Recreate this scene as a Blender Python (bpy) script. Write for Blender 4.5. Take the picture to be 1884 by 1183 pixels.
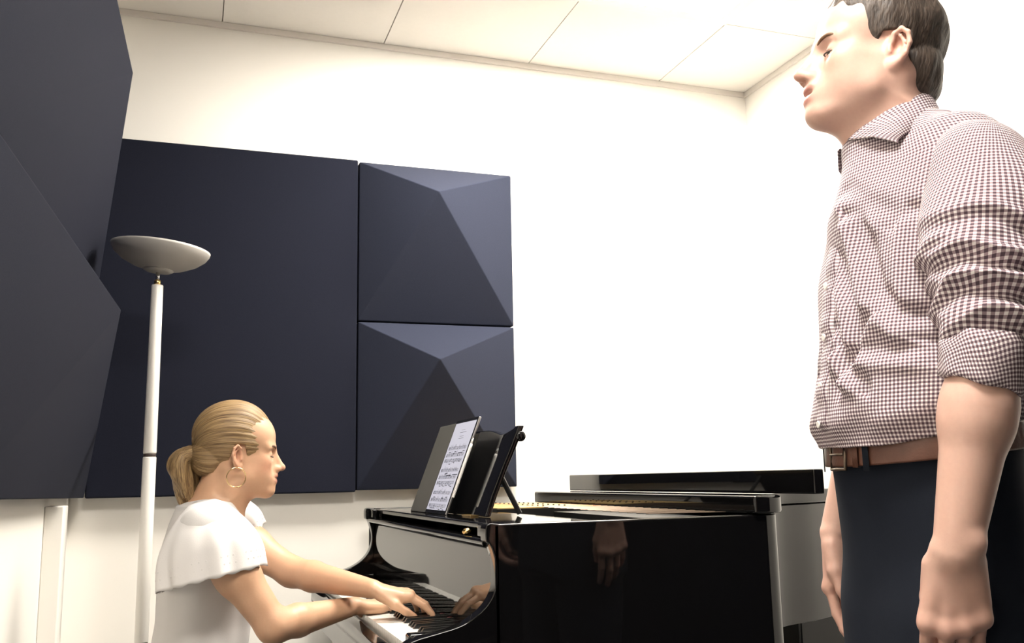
import bpy, math, random
import numpy as np
from mathutils import Matrix, Vector

for o in list(bpy.data.objects): bpy.data.objects.remove(o)
scene = bpy.context.scene
C = scene.collection
rng = np.random.RandomState(7)
random.seed(7)

# ------------------------------------------------------------------ camera
YAW, PITCH, ROLL, FPX, ZC = 0.337, 0.1681, -0.0202, 1698.5, 1.05
cy, sy, cp, sp = math.cos(YAW), math.sin(YAW), math.cos(PITCH), math.sin(PITCH)
fwd = Vector((sy*cp, cy*cp, sp)); rgt = Vector((cy, -sy, 0)); upv = rgt.cross(fwd)
c_, s_ = math.cos(ROLL), math.sin(ROLL)
r2 = c_*rgt + s_*upv; u2 = -s_*rgt + c_*upv
cam_d = bpy.data.cameras.new('camera'); cam = bpy.data.objects.new('camera', cam_d); C.objects.link(cam)
cam_d.sensor_width = 36; cam_d.sensor_fit = 'HORIZONTAL'; cam_d.lens = FPX/1884*36; cam_d.clip_start = 0.02
M = Matrix.Identity(4)
for i, v in enumerate((r2, u2, -fwd)):
    for j in range(3): M[j][i] = v[j]
M.translation = (0, 0, ZC)
cam.matrix_world = M
scene.camera = cam

# ------------------------------------------------------------------ world, exposure
world = bpy.data.worlds.new('world'); scene.world = world; world.use_nodes = True
world.node_tree.nodes['Background'].inputs[0].default_value = (1.0, 0.95, 0.88, 1)
world.node_tree.nodes['Background'].inputs[1].default_value = 0.02
scene.view_settings.view_transform = 'Standard'
scene.view_settings.look = 'None'
scene.view_settings.gamma = 1
scene.view_settings.use_curve_mapping = False
scene.view_settings.exposure = 0.0
LIGHT_MAIN, LIGHT_REAR = 66.0, 64.0        # emission of the ceiling light panels

# ------------------------------------------------------------------ materials
def mat(name, col, rough=.5, metal=0, spec=.5, emit=None, estr=0, sss=0, coat=0, noise=None, bump=None, attr=None):
    m = bpy.data.materials.new(name); m.use_nodes = True
    nt = m.node_tree; b = nt.nodes['Principled BSDF']
    b.inputs['Base Color'].default_value = (*col, 1); b.inputs['Roughness'].default_value = rough
    b.inputs['Metallic'].default_value = metal; b.inputs['Specular IOR Level'].default_value = spec
    if coat: b.inputs['Coat Weight'].default_value = coat; b.inputs['Coat Roughness'].default_value = .03
    if sss:
        b.inputs['Subsurface Weight'].default_value = sss
        b.inputs['Subsurface Radius'].default_value = (1, .35, .2); b.inputs['Subsurface Scale'].default_value = .006
    if emit: b.inputs['Emission Color'].default_value = (*emit, 1); b.inputs['Emission Strength'].default_value = estr
    tc = nt.nodes.new('ShaderNodeTexCoord')
    if attr:
        a = nt.nodes.new('ShaderNodeVertexColor'); a.layer_name = attr
        nt.links.new(a.outputs['Color'], b.inputs['Base Color'])
    if noise:                       # (scale, amount): gentle mottling of the colour
        n = nt.nodes.new('ShaderNodeTexNoise'); n.inputs['Scale'].default_value = noise[0]; n.inputs['Detail'].default_value = 4
        nt.links.new(tc.outputs['Object'], n.inputs['Vector'])
        mx = nt.nodes.new('ShaderNodeMix'); mx.data_type = 'RGBA'; mx.blend_type = 'MULTIPLY'
        rp = nt.nodes.new('ShaderNodeMapRange'); rp.inputs[3].default_value = 1-noise[1]; rp.inputs[4].default_value = 1+noise[1]
        nt.links.new(n.outputs['Fac'], rp.inputs[0]); mx.inputs[0].default_value = 1
        if attr: nt.links.new(a.outputs['Color'], mx.inputs[6])
        else: mx.inputs[6].default_value = (*col, 1)
        nt.links.new(rp.outputs[0], mx.inputs[7]); nt.links.new(mx.outputs[2], b.inputs['Base Color'])
    if bump:                        # (scale, strength, stretch)
        n = nt.nodes.new('ShaderNodeTexNoise'); n.inputs['Scale'].default_value = bump[0]; n.inputs['Detail'].default_value = 3
        mp = nt.nodes.new('ShaderNodeMapping'); mp.inputs['Scale'].default_value = bump[2] if len(bump) > 2 else (1, 1, 1)
        nt.links.new(tc.outputs['Object'], mp.inputs['Vector']); nt.links.new(mp.outputs[0], n.inputs['Vector'])
        bp = nt.nodes.new('ShaderNodeBump'); bp.inputs['Strength'].default_value = bump[1]; bp.inputs['Distance'].default_value = .002
        nt.links.new(n.outputs['Fac'], bp.inputs['Height']); nt.links.new(bp.outputs[0], b.inputs['Normal'])
    return m

MT = dict(
    wall=mat('white_wall_paint', (.86, .83, .775), .75, bump=(300, .06), noise=(3, .015)),
    ceil=mat('ceiling_tile', (.84, .81, .765), .9, bump=(500, .15), noise=(60, .02)),
    grid=mat('ceiling_grid_metal', (.70, .66, .62), .6),
    floor=mat('dark_carpet', (.045, .045, .05), .95, bump=(900, .5), noise=(200, .25)),
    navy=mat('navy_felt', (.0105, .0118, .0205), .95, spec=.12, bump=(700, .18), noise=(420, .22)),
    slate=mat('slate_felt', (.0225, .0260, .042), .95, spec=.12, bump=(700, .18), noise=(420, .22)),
    black=mat('piano_lacquer', (.0035, .0033, .0035), .035, spec=.5),
    satin=mat('satin_black', (.008, .008, .008), .35),
    ivory=mat('white_key_plastic', (.86, .84, .78), .18),
    ebony=mat('black_key_plastic', (.008, .008, .008), .25),
    brass=mat('brass', (.75, .52, .22), .25, metal=1),
    gold=mat('bronze_plate_paint', (.66, .47, .20), .35, metal=.35),
    steel=mat('string_steel', (.16, .12, .09), .35, metal=1),
    copper=mat('copper_string', (.22, .11, .06), .35, metal=1),
    felt=mat('red_felt', (.12, .01, .01), .9),
    lampw=mat('lamp_white_enamel', (.78, .75, .70), .3, noise=(9, .03)),
    lampg=mat('lamp_bowl_grey_enamel', (.42, .40, .37), .45, noise=(20, .05)),
    chrome=mat('chrome', (.7, .68, .65), .15, metal=1),
    darkring=mat('dark_ring', (.05, .035, .03), .4),
    tabletm=mat('tablet_dark_glass', (.012, .012, .013), .12),
    alu=mat('tablet_aluminium', (.55, .55, .56), .3, metal=1),
    cover=mat('grey_folio_cover', (.085, .083, .075), .8, bump=(700, .3)),
    screen=mat('lit_screen', (.3, .3, .33), .2, emit=(.62, .62, .74), estr=.62),
    ink=mat('notation_ink', (.02, .02, .03), .5),
    penw=mat('stylus_white', (.85, .84, .82), .2),
    blouse=mat('white_cotton', (.66, .635, .62), .85, sss=0, bump=(500, .12)),
    trous=mat('navy_trouser_wool', (.011, .014, .022), .9, spec=.15, bump=(1500, .1), noise=(500, .15)),
    greyt=mat('grey_trouser_cotton', (.16, .16, .15), .9, bump=(900, .3)),
    leather=mat('brown_belt_leather', (.12, .05, .032), .42, bump=(240, .25), noise=(60, .25)),
    shoe=mat('black_shoe_leather', (.012, .010, .009), .3),
    button=mat('pearl_button', (.82, .78, .74), .25),
    goldring=mat('gold_earring', (.83, .60, .30), .2, metal=1),
    lash=mat('dark_lash', (.03, .018, .014), .6),
    bronze=mat('dark_bronze', (.22, .17, .13), .35, metal=1),
    brow=mat('brown_brow', (.14, .075, .04), .7),
    eyew=mat('eye_white', (.75, .72, .70), .15),
    iris=mat('iris_dark', (.05, .05, .05), .1),
    tie=mat('hair_tie_black', (.012, .01, .012), .8),
    pad=mat('bench_pad_leather', (.01, .01, .01), .4),
    lens=mat('light_diffuser', (.9, .9, .9), .5, emit=(1.0, .945, .86), estr=1.0),
)

def skin_mat(name, rough=.45):
    return mat(name, (.6, .4, .3), rough, spec=.35, sss=.12, attr='tint', noise=(180, .05), bump=(700, .05))
SKIN_M = skin_mat('fair_pink_skin'); SKIN_W = skin_mat('tanned_skin')

def hair_mat(name, c1, c2, rough, scale):
    m = mat(name, c1, rough, spec=.35)
    nt = m.node_tree; b = nt.nodes['Principled BSDF']
    at = nt.nodes.new('ShaderNodeAttribute'); at.attribute_name = 'strand'
    n = nt.nodes.new('ShaderNodeTexNoise'); n.inputs['Scale'].default_value = 1; n.inputs['Detail'].default_value = 5
    mp = nt.nodes.new('ShaderNodeMapping'); mp.inputs['Scale'].default_value = scale
    nt.links.new(at.outputs['Vector'], mp.inputs['Vector']); nt.links.new(mp.outputs[0], n.inputs['Vector'])
    cr = nt.nodes.new('ShaderNodeValToRGB'); cr.color_ramp.elements[0].position = .33; cr.color_ramp.elements[1].position = .68
    cr.color_ramp.elements[0].color = (*c1, 1); cr.color_ramp.elements[1].color = (*c2, 1)
    nt.links.new(n.outputs['Fac'], cr.inputs[0]); nt.links.new(cr.outputs[0], b.inputs['Base Color'])
    bp = nt.nodes.new('ShaderNodeBump'); bp.inputs['Strength'].default_value = .7; bp.inputs['Distance'].default_value = .003
    nt.links.new(n.outputs['Fac'], bp.inputs['Height']); nt.links.new(bp.outputs[0], b.inputs['Normal'])
    return m
HAIR_M = hair_mat('dark_brown_hair', (.028, .02, .016), (.085, .062, .048), .5, (260, 260, 70))
HAIR_W = hair_mat('dark_blonde_hair', (.12, .068, .032), (.38, .255, .12), .42, (26, 420, 420))

def gingham():
    m = mat('plum_gingham_cotton', (.7, .7, .7), .85, spec=.2)
    nt = m.node_tree; b = nt.nodes['Principled BSDF']
    at = nt.nodes.new('ShaderNodeAttribute'); at.attribute_name = 'weave'
    sx = nt.nodes.new('ShaderNodeSeparateXYZ'); nt.links.new(at.outputs['Vector'], sx.inputs[0])
    outs = []
    for ax in (0, 1):
        mu = nt.nodes.new('ShaderNodeMath'); mu.operation = 'MULTIPLY'; mu.inputs[1].default_value = 1/0.0054
        fr = nt.nodes.new('ShaderNodeMath'); fr.operation = 'FRACT'
        gt = nt.nodes.new('ShaderNodeMath'); gt.operation = 'GREATER_THAN'; gt.inputs[1].default_value = .47
        nt.links.new(sx.outputs[ax], mu.inputs[0]); nt.links.new(mu.outputs[0], fr.inputs[0]); nt.links.new(fr.outputs[0], gt.inputs[0])
        outs.append(gt)
    ad = nt.nodes.new('ShaderNodeMath'); ad.operation = 'ADD'
    nt.links.new(outs[0].outputs[0], ad.inputs[0]); nt.links.new(outs[1].outputs[0], ad.inputs[1])
    hf = nt.nodes.new('ShaderNodeMath'); hf.operation = 'MULTIPLY'; hf.inputs[1].default_value = .5
    nt.links.new(ad.outputs[0], hf.inputs[0])
    cr = nt.nodes.new('ShaderNodeValToRGB'); cr.color_ramp.interpolation = 'CONSTANT'
    e = cr.color_ramp.elements; e[0].color = (.82, .77, .76, 1); e[0].position = 0
    e[1].position = .3; e[1].color = (.33, .25, .27, 1)
    n = e.new(.8); n.color = (.085, .055, .07, 1)
    nt.links.new(hf.outputs[0], cr.inputs[0]); nt.links.new(cr.outputs[0], b.inputs['Base Color'])
    return m
SHIRT = gingham()

# ------------------------------------------------------------------ object helpers
def tag(o, label=None, cat=None, group=None, kind=None):
    if label: o['label'] = label
    if cat: o['category'] = cat
    if group: o['group'] = group
    if kind: o['kind'] = kind
    return o
def empty(name, loc, label, cat, group=None):
    o = bpy.data.objects.new(name, None); C.objects.link(o); o.location = loc; o.empty_display_size = .1
    return tag(o, label, cat, group)
def wpos(o):
    p = Vector((0, 0, 0))
    while o: p += o.location; o = o.parent
    return p
def link(name, me, material, parent=None, loc=(0, 0, 0)):
    o = bpy.data.objects.new(name, me); C.objects.link(o)
    if material and not me.materials: me.materials.append(material)
    L = Vector(loc)
    if parent: o.parent = parent; L = L - wpos(parent)
    o.location = L
    return o
def mesh(name, V, F, smooth=False):
    me = bpy.data.meshes.new(name)
    me.from_pydata([tuple(map(float, v)) for v in V], [], [tuple(map(int, f)) for f in F])
    if smooth: me.polygons.foreach_set('use_smooth', [True]*len(me.polygons))
    me.update(); return me
def mk(name, V, F, m, parent=None, smooth=False, loc=(0, 0, 0), bevel=0, seg=2):
    o = link(name, mesh(name, V, F, smooth), m, parent, loc)
    if bevel:
        b = o.modifiers.new('bevel', 'BEVEL'); b.width = bevel; b.segments = seg; b.limit_method = 'ANGLE'; b.angle_limit = math.radians(35)
        o.data.polygons.foreach_set('use_smooth', [True]*len(o.data.polygons))
        w = o.modifiers.new('wn', 'WEIGHTED_NORMAL'); w.keep_sharp = True
    return o
def boxvf(x0, x1, y0, y1, z0, z1):
    V = [(x, y, z) for z in (z0, z1) for y in (y0, y1) for x in (x0, x1)]
    F = [(0, 2, 3, 1), (4, 5, 7, 6), (0, 1, 5, 4), (2, 6, 7, 3), (0, 4, 6, 2), (1, 3, 7, 5)]
    return V, F
def box(name, x0, x1, y0, y1, z0, z1, m, parent=None, bevel=0, seg=2):
    V, F = boxvf(x0, x1, y0, y1, z0, z1); return mk(name, V, F, m, parent, bevel=bevel, seg=seg)
def join(parts):
    V, F = [], []
    for v, f in parts:
        k = len(V); V += list(v); F += [tuple(i+k for i in g) for g in f]
    return V, F
def prism(pts, z0, z1):
    n = len(pts)
    V = [(p[0], p[1], z0) for p in pts] + [(p[0], p[1], z1) for p in pts]
    F = [tuple(range(n-1, -1, -1)), tuple(range(n, 2*n))] + [(i, (i+1) % n, n+(i+1) % n, n+i) for i in range(n)]
    return V, F
def prism_y(pts, y0, y1):           # profile in x,z pulled along y
    n = len(pts)
    V = [(p[0], y0, p[1]) for p in pts] + [(p[0], y1, p[1]) for p in pts]
    F = [tuple(range(n)), tuple(range(2*n-1, n-1, -1))] + [(i, n+i, n+(i+1) % n, (i+1) % n) for i in range(n)]
    return V, F
def lathe(prof, n=40, axis=None, org=(0, 0, 0)):
    V, F = [], []
    for (r, z) in prof:
        for i in range(n):
            a = 2*math.pi*i/n; V.append(Vector((r*math.cos(a), r*math.sin(a), z)))
    if axis is not None:
        q = Vector((0, 0, 1)).rotation_difference(Vector(axis)); V = [q @ v for v in V]
    V = [v + Vector(org) for v in V]
    for k in range(len(prof)-1):
        for i in range(n):
            j = (i+1) % n; F.append((k*n+i, k*n+j, (k+1)*n+j, (k+1)*n+i))
    F.append(tuple(range(n-1, -1, -1))); F.append(tuple((len(prof)-1)*n+i for i in range(n)))
    return V, F
def tube(pts, rad, n=8, closed=False):
    P = [Vector(p) for p in pts]; N = len(P); V, F = [], []
    R = rad if hasattr(rad, '__len__') else [rad]*N
    ref = Vector((.13, .31, .94))
    for i, p in enumerate(P):
        t = (P[(i+1) % N]-P[i-1]) if closed else (P[min(i+1, N-1)]-P[max(i-1, 0)])
        t.normalize(); a = t.cross(ref); a.normalize(); b = t.cross(a)
        for k in range(n):
            w = 2*math.pi*k/n; V.append(p + (a*math.cos(w)+b*math.sin(w))*R[i])
    for i in range(N if closed else N-1):
        i2 = (i+1) % N
        for k in range(n):
            k2 = (k+1) % n; F.append((i*n+k, i*n+k2, i2*n+k2, i2*n+k))
    if not closed: F.append(tuple(range(n-1, -1, -1))); F.append(tuple((N-1)*n+k for k in range(n)))
    return V, F
def smoothpath(pts, n=8):
    P = [np.array(p, float) for p in pts]; out = []
    for i in range(len(P)-1):
        p0, p1, p2, p3 = P[max(i-1, 0)], P[i], P[i+1], P[min(i+2, len(P)-1)]
        for k in range(n):
            t = k/n; out.append(.5*(2*p1+(p2-p0)*t+(2*p0-5*p1+4*p2-p3)*t*t+(3*p1-p0-3*p2+p3)*t**3))
    out.append(P[-1]); return out
#@@ROOM
# ------------------------------------------------------------------ the room
XL, XR, YB, YR, ZCE = -.36, 2.297, 3.34, -2.3, 2.727
def struct(o): return tag(o, kind='structure')
struct(box('floor', XL-.1, XR+.1, YR-.1, YB+.1, -.06, 0, MT['floor']))
struct(box('wall_back', XL-.1, XR+.1, YB, YB+.1, 0, ZCE+.05, MT['wall']))
struct(box('wall_left', XL-.1, XL, YR, YB, 0, ZCE+.05, MT['wall']))
struct(box('wall_right', XR, XR+.1, YR, YB, 0, ZCE+.05, MT['wall']))
struct(box('wall_rear', XL-.1, XR+.1, YR-.1, YR, 0, ZCE+.05, MT['navy']))
ceil = struct(box('ceiling', XL-.1, XR+.1, YR-.1, YB+.1, ZCE+.012, ZCE+.08, MT['grid']))
xs = [XL] + [1.861-.6*i for i in (3, 2, 1, 0)] + [XR]
ys = [YB] + [2.8-.6*i for i in range(9)]; ys[-1] = YR
lightcells = {(2, 1): LIGHT_MAIN, (1, 4): LIGHT_REAR}       # the main one is two tiles long
for i in range(len(xs)-1):
    for j in range(len(ys)-1):
        if (i, j) == (3, 1): continue
        x0, x1, y1, y0 = xs[i]+.002, xs[i+1]-.002, ys[j]-.002, ys[j+1]+.002
        if (i, j) == (2, 1): x1 = xs[4]-.002
        if (i, j) in lightcells:
            t = empty('ceiling_light', ((x0+x1)/2, (y0+y1)/2, ZCE), ('long white ceiling light panel above the piano' if j == 1 else 'square white ceiling light panel over the camera'), 'light')
            g = .045 if j == 1 else .015
            V, F = join([boxvf(x0, x1, y0, y0+g, ZCE-.006, ZCE+.008), boxvf(x0, x1, y1-g, y1, ZCE-.006, ZCE+.008),
                         boxvf(x0, x0+g, y0+g, y1-g, ZCE-.006, ZCE+.008), boxvf(x1-g, x1, y0+g, y1-g, ZCE-.006, ZCE+.008)])
            mk('frame', V, F, MT['lampw'], t)
            lm = MT['lens'].copy(); lm.node_tree.nodes['Principled BSDF'].inputs['Emission Strength'].default_value = lightcells[i, j]
            V, F = boxvf(x0+g, x1-g, y0+g, y1-g, ZCE-.001, ZCE+.006); mk('diffuser', V, F, lm, t)
        else:
            box('ceiling_tile', x0, x1, y0, y1, ZCE, ZCE+.010, MT['ceil'], ceil)
struct(box('trim_1', XL, XR, YB-.012, YB, ZCE-.022, ZCE-.001, MT['grid']))
struct(box('trim_2', XR-.012, XR, YR, YB-.012, ZCE-.022, ZCE-.001, MT['grid']))
struct(box('trim_3', XL, XL+.012, YR, YB-.012, ZCE-.022, ZCE-.001, MT['grid']))
struct(box('trim_4', XL, XL+.048, 2.80, 2.90, 0, 1.0, MT['wall'], bevel=.004))
struct(box('baseboard_back', XL, XR, YB-.012, YB, 0, .09, MT['wall']))
struct(box('baseboard_right', XR-.012, XR, YR, YB-.013, 0, .09, MT['wall']))

# ------------------------------------------------------------------ acoustic panels
def flat_panel(name, x0, x1, z0, z1, th, label):
    o = box(name, x0, x1, YB-th, YB-.001, z0, z1, MT['navy'], bevel=.006, seg=3); tag(o, label, 'acoustic panel', 'dark blue panels on the walls'); return o
flat_panel('acoustic_panel', -.308, .557, 1.013, 2.226, .063, 'large flat navy acoustic panel behind the floor lamp and seated woman')
def pyramid(base, peak, thick, normal_axis, m, label):
    # base: four corners at the front plane, counter-clockwise; peak: the apex; thick: back offset vector
    B = [Vector(b) for b in base]; K = [b+Vector(thick) for b in B]; P = Vector(peak)
    V = K + B + [P]
    F = [(3, 2, 1, 0)] + [(i, (i+1) % 4, 4+(i+1) % 4, 4+i) for i in range(4)] + [(4+i, 4+(i+1) % 4, 8) for i in range(4)]
    o = mk('acoustic_panel', V, F, m, bevel=.0035, seg=2); tag(o, label, 'acoustic panel', 'dark blue panels on the walls'); return o
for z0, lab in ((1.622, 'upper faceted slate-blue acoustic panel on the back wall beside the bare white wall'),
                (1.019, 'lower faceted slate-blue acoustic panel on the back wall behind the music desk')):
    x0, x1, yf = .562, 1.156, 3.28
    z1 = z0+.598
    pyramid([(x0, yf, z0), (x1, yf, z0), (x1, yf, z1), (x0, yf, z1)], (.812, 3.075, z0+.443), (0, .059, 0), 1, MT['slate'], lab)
o = box('acoustic_panel', XR-.06, XR-.001, YR+.1, .75, .10, 2.2, MT['navy'], bevel=.006, seg=3); tag(o, 'unseen flat navy panel added on the right wall to darken the piano reflection', 'acoustic panel', 'dark blue panels on the walls')  # out of view, added so the piano's near side mirrors something dark
xf = -.31
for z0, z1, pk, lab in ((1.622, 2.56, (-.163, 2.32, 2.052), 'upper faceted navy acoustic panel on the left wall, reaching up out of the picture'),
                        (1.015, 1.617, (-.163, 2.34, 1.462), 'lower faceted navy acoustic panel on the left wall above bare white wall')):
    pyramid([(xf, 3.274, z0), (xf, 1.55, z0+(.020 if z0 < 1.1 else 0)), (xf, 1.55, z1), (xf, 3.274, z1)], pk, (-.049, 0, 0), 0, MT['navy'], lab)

# ------------------------------------------------------------------ floor lamp
def build_lamp():
    x, y = -.104, 2.85
    t = empty('floor_lamp', (x, y, 0), 'white torchiere floor lamp with shallow upturned grey bowl', 'lamp')
    V, F = lathe([(.135, 0), (.14, .004), (.138, .016), (.06, .026), (.022, .03)], 48, org=(x, y, 0)); mk('base', V, F, MT['lampw'], t, True)
    for z0, z1, ra, rb in ((.028, .616, .0185, .0185), (.624, 1.13, .0185, .0183), (1.14, 1.63, .018, .0165)):
        V, F = lathe([(ra*.95, z0), (ra, z0+.003), (rb, z1-.003), (rb*.95, z1)], 32, org=(x, y, 0)); mk('pole', V, F, MT['lampw'], t, True)
    for z in (.616, 1.1315): V, F = lathe([(.0165, z-.001), (.0172, z), (.0172, z+.0075), (.0165, z+.009)], 32, org=(x, y, 0)); mk('joint_ring', V, F, MT['darkring'], t, True)
    V, F = lathe([(.0095, 1.628), (.0095, 1.643), (.007, 1.646)], 24, org=(x, y, 0)); mk('collar', V, F, MT['brass'], t, True)
    V, F = lathe([(.0055, 1.64), (.0055, 1.672)], 20, org=(x, y, 0)); mk('stem', V, F, MT['chrome'], t, True)
    ax = Vector((.085, -.02, 1)).normalized(); o = Vector((x, y, 1.668))
    prof = [(.008, 0), (.035, .002), (.042, .006), (.043, .010)]
    V, F = lathe(prof, 40, ax, o); mk('bowl_cap', V, F, MT['lampg'], t, True)
    outer = [(.040, .008), (.075, .018), (.108, .034), (.130, .052), (.1385, .066), (.140, .073)]
    inner = [(.138, .073), (.135, .066), (.127, .054), (.105, .037), (.07, .021), (.02, .012)]
    V, F = lathe(outer+inner, 64, ax, o); mk('bowl', V, F, MT['lampg'], t, True)
build_lamp()
#@@PIANO
# ------------------------------------------------------------------ grand piano
YN, YF, XF, ZR = 1.83, 3.22, .592, .958          # near side, spine, front of the arms, top of the rim
def build_piano():
    t = empty('grand_piano', (1.2, 2.5, 0), 'black lacquered grand piano with its front lid folded open', 'piano')
    bk = MT['black']
    curve = smoothpath([(1.20, YN), (1.262, YN+.004), (1.30, YN+.05), (1.36, 1.99), (1.46, 2.18), (1.60, 2.31), (1.78, 2.38), (1.95, 2.48), (2.08, 2.66), (2.13, 2.88), (2.08, 3.10), (1.95, YF-.02), (1.80, YF)], 6)
    out = [(XF, YN)] + [tuple(p) for p in curve] + [(XF, YF)]
    def offset(poly, d):
        n = len(poly); R = []
        for i in range(n):
            a, b, c = np.array(poly[i-1]), np.array(poly[i]), np.array(poly[(i+1) % n])
            e1 = (b-a)/np.linalg.norm(b-a); e2 = (c-b)/np.linalg.norm(c-b)
            n1 = np.array([-e1[1], e1[0]]); n2 = np.array([-e2[1], e2[0]]); m = n1+n2; m /= np.linalg.norm(m)
            R.append(tuple(b + m*d/max(.5, m@n1)))
        return R
    inn = offset(out, .035)
    n = len(out); z0 = .62
    V = [(p[0], p[1], z) for z in (z0, ZR) for p in out] + [(p[0], p[1], z) for z in (z0, ZR) for p in inn]
    F = []
    for i in range(n-1):                              # open at the front (keyboard) side
        j = i+1
        F += [(i, j, n+j, n+i), (n+i, n+j, 3*n+j, 3*n+i), (3*n+i, 3*n+j, 2*n+j, 2*n+i), (2*n+i, 2*n+j, j, i)]
    F += [(0, n, 3*n, 2*n), (n-1, 3*n-1, 4*n-1, 2*n-1)]
    rim = mk('case', V, F, bk, t, bevel=.004, seg=3)
    V, F = prism(offset(out, .03), z0+.01, z0+.03); mk('bottom_board', V, F, MT['satin'], t)
    V, F = prism(offset(out, .03), .80, .82); mk('soundboard', V, F, MT['satin'], t)
    # iron plate and pin block, near the far side the painted plate shows
    px0 = .80
    V, F = prism(offset([p for p in out if p[0] > .9] + [(.9, YF), (.9, YN)], .0375), .90, .918)
    V, F = boxvf(.90, 1.26, YN+.04, YF-.04, .90, .925); pl = mk('plate', V, F, MT['satin'], t)
    box('pin_block', .86, 1.17, 2.62, YF-.04, .926, .9605, MT['satin'], t)
    box('pin_field', .862, 1.168, 2.622, YF-.042, .961, .964, MT['gold'], t)
    pm = None
    for i in range(11):
        for j in range(2):
            V, F = lathe([(.0032, 0), (.0032, .006)], 8)
            if pm is None: pm = mesh('tuning_pin', V, F, True)
            link('tuning_pin', pm, MT['satin'], t, (1.02+j*.07, 2.66+i*.046, .962))
    for k in range(26):
        y = 1.93+k*.047
        V, F = tube([(.99, y, .964), (1.199, y, .962)], .0012, 6); mk('string', V, F, MT['copper'] if y > 2.6 else MT['steel'], t)
    box('damper_rail', 1.03, 1.19, 1.98, 2.6, .928, .950, MT['satin'], t)
    # lid: its front edge runs across the case, the folded leaf stands as a low ledge
    lid_curve = [(1.205, YN-.014)] + [tuple(np.array(p)) for p in offset(out, -.014) if p[0] > 1.215] + [(1.205, YF+.012)]
    V, F = prism(lid_curve, ZR+.002, ZR+.042); lid = mk('lid', V, F, bk, t, bevel=.006, seg=3)
    box('lid_flap', 1.335, 1.362, 1.772, 3.205, ZR+.043, ZR+.099, bk, t, bevel=.003)
    # arms with their S curve, far and near
    prof = [(.605, ZR), (.578, ZR), (.576, .926), (.583, .920), (.590, .905), (.596, .88), (.597, .85), (.590, .82), (.572, .795), (.545, .775), (.515, .762), (.470, .752), (.425, .742), (.405, .725), (.402, .66), (.605, .66)]
    prof = [tuple(p) for p in smoothpath(prof[:15], 3)] + [(.605, .66)]
    for y0, y1 in ((YN, YN+.038), (YF-.038, YF)):
        V, F = prism_y(prof, y0, y1); mk('arm', V, F, bk, t, bevel=.003)
    for y0, y1 in ((YN+.039, YN+.075), (YF-.08, YF-.039)):
        box('key_block', .425, .60, y0, y1, .69, .748, bk, t, bevel=.006, seg=3)
    box('key_bed', .405, .95, YN+.039, YF-.039, .60, .66, bk, t, bevel=.004)
    ks = [(.415, .652), (.405, .66), (.398, .68), (.402, .695), (.418, .703), (.430, .703), (.432, .652)]
    V, F = prism_y(ks, YN+.039, YF-.039); mk('key_slip', V, F, bk, t, bevel=.003)
    # keys
    w = .0235; y0 = YN+.078; n_w = 52
    wm = mesh('white_key', *boxvf(.434, .60, .0006, w-.0006, .69, .72)); bm_ = None
    order = []
    for i in range(n_w):
        link('white_key', wm, MT['ivory'], t, (0, y0+i*w, 0))
    pb = [(.492, .721), (.499, .731), (.60, .7315), (.60, .721)]
    bmesh_ = mesh('black_key', *prism_y(pb, -.0048, .0048))
    notes = 'CBAGFED'                                  # from the treble end, where the camera stands
    for i in range(n_w-1):
        a = notes[i % 7]
        if a in 'BAGED' and not (i == 0): link('black_key', bmesh_, MT['ebony'], t, (0, y0+(i+1)*w, 0))
    box('key_felt', .596, .602, YN+.076, YF-.081, .70, .728, MT['felt'], t)
    # fallboard, music shelf, front rail
    fb = [(.602, .722), (.600, .735), (.603, .78), (.606, .905), (.616, .912), (.625, .905), (.622, .722)]
    V, F = prism_y(fb, YN+.0385, YF-.0385); mk('fallboard', V, F, bk, t, bevel=.002)
    rail = [(.581, .914), (.579, .920), (.581, .926), (.586, .928), (.66, .930), (.66, .914)]
    V, F = prism_y(rail, YN+.0387, YF-.0387); mk('front_rail', V, F, bk, t, bevel=.002)
    V, F = boxvf(.604, .84, YN+.039, YF-.039, .942, .9565); mk('music_shelf', V, F, bk, t, bevel=.004, seg=3)
    for y in (YN+.045, YF-.10): box('shelf_stop', .586, .603, y, y+.05, .929, .956, bk, t, bevel=.003)
    V, F = lathe([(.004, 0), (.009, .003), (.010, .008), (.006, .013)], 20, (-.2, 0, 1), (.592, 2.02, .929)); mk('shelf_knob', V, F, MT['brass'], t, True)
    # music desk: leaning board with a scooped, horned top
    y0, y1 = 2.19, 2.90; lean = .40; xb, zb = .690, .9575; hh = .226
    N = 60; top = []
    for i in range(N+1):
        f = i/N; e = min(f, 1-f)*(y1-y0)
        z = hh*(.985 - .07*math.exp(-((e-.11)/.075)**2) + .02*min(1, max(0, (e-.2)/.15)))
        if e < .035: z = hh*(.985-.0+.0*e)
        inset = 0
        top.append((y0+f*(y1-y0), z))
    pts = [(y0+.012, 0)] + [(y0+.018, .05), (y0+.012, .12), (y0+.002, .175)] + top + [(y1-.002, .175), (y1-.012, .12), (y1-.018, .05)] + [(y1-.012, 0)]
    V = []
    th = .016
    for s in (0, 1):
        for (y, h) in pts: V.append((xb+h*lean+s*th, y, zb+h))
    m = len(pts); F = [tuple(range(m)), tuple(range(2*m-1, m-1, -1))] + [(i, m+i, m+(i+1) % m, (i+1) % m) for i in range(m)]
    desk = mk('music_desk', V, F, bk, t, bevel=.003)
    for y in (y0-.004, y1-.012):
        V, F = lathe([(.007, 0), (.012, .002), (.0135, .006), (.0135, .013), (.010, .016)], 28, (0, 1, 0), (xb+.0+.2*lean+.015, y, zb+.196)); mk('scroll', V, F, bk, desk, True)
    for y in (y0+.06, y1-.06):
        V, F = tube([(xb+.105*lean+.02, y, zb+.095), (.80, y+.004, zb+.004)], .007, 8); mk('strut', V, F, MT['satin'], desk)
    for y in (2.30, 2.74): box('desk_hinge', .672, .693, y-.04, y+.04, .9568, .9605, MT['brass'], desk)
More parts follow.
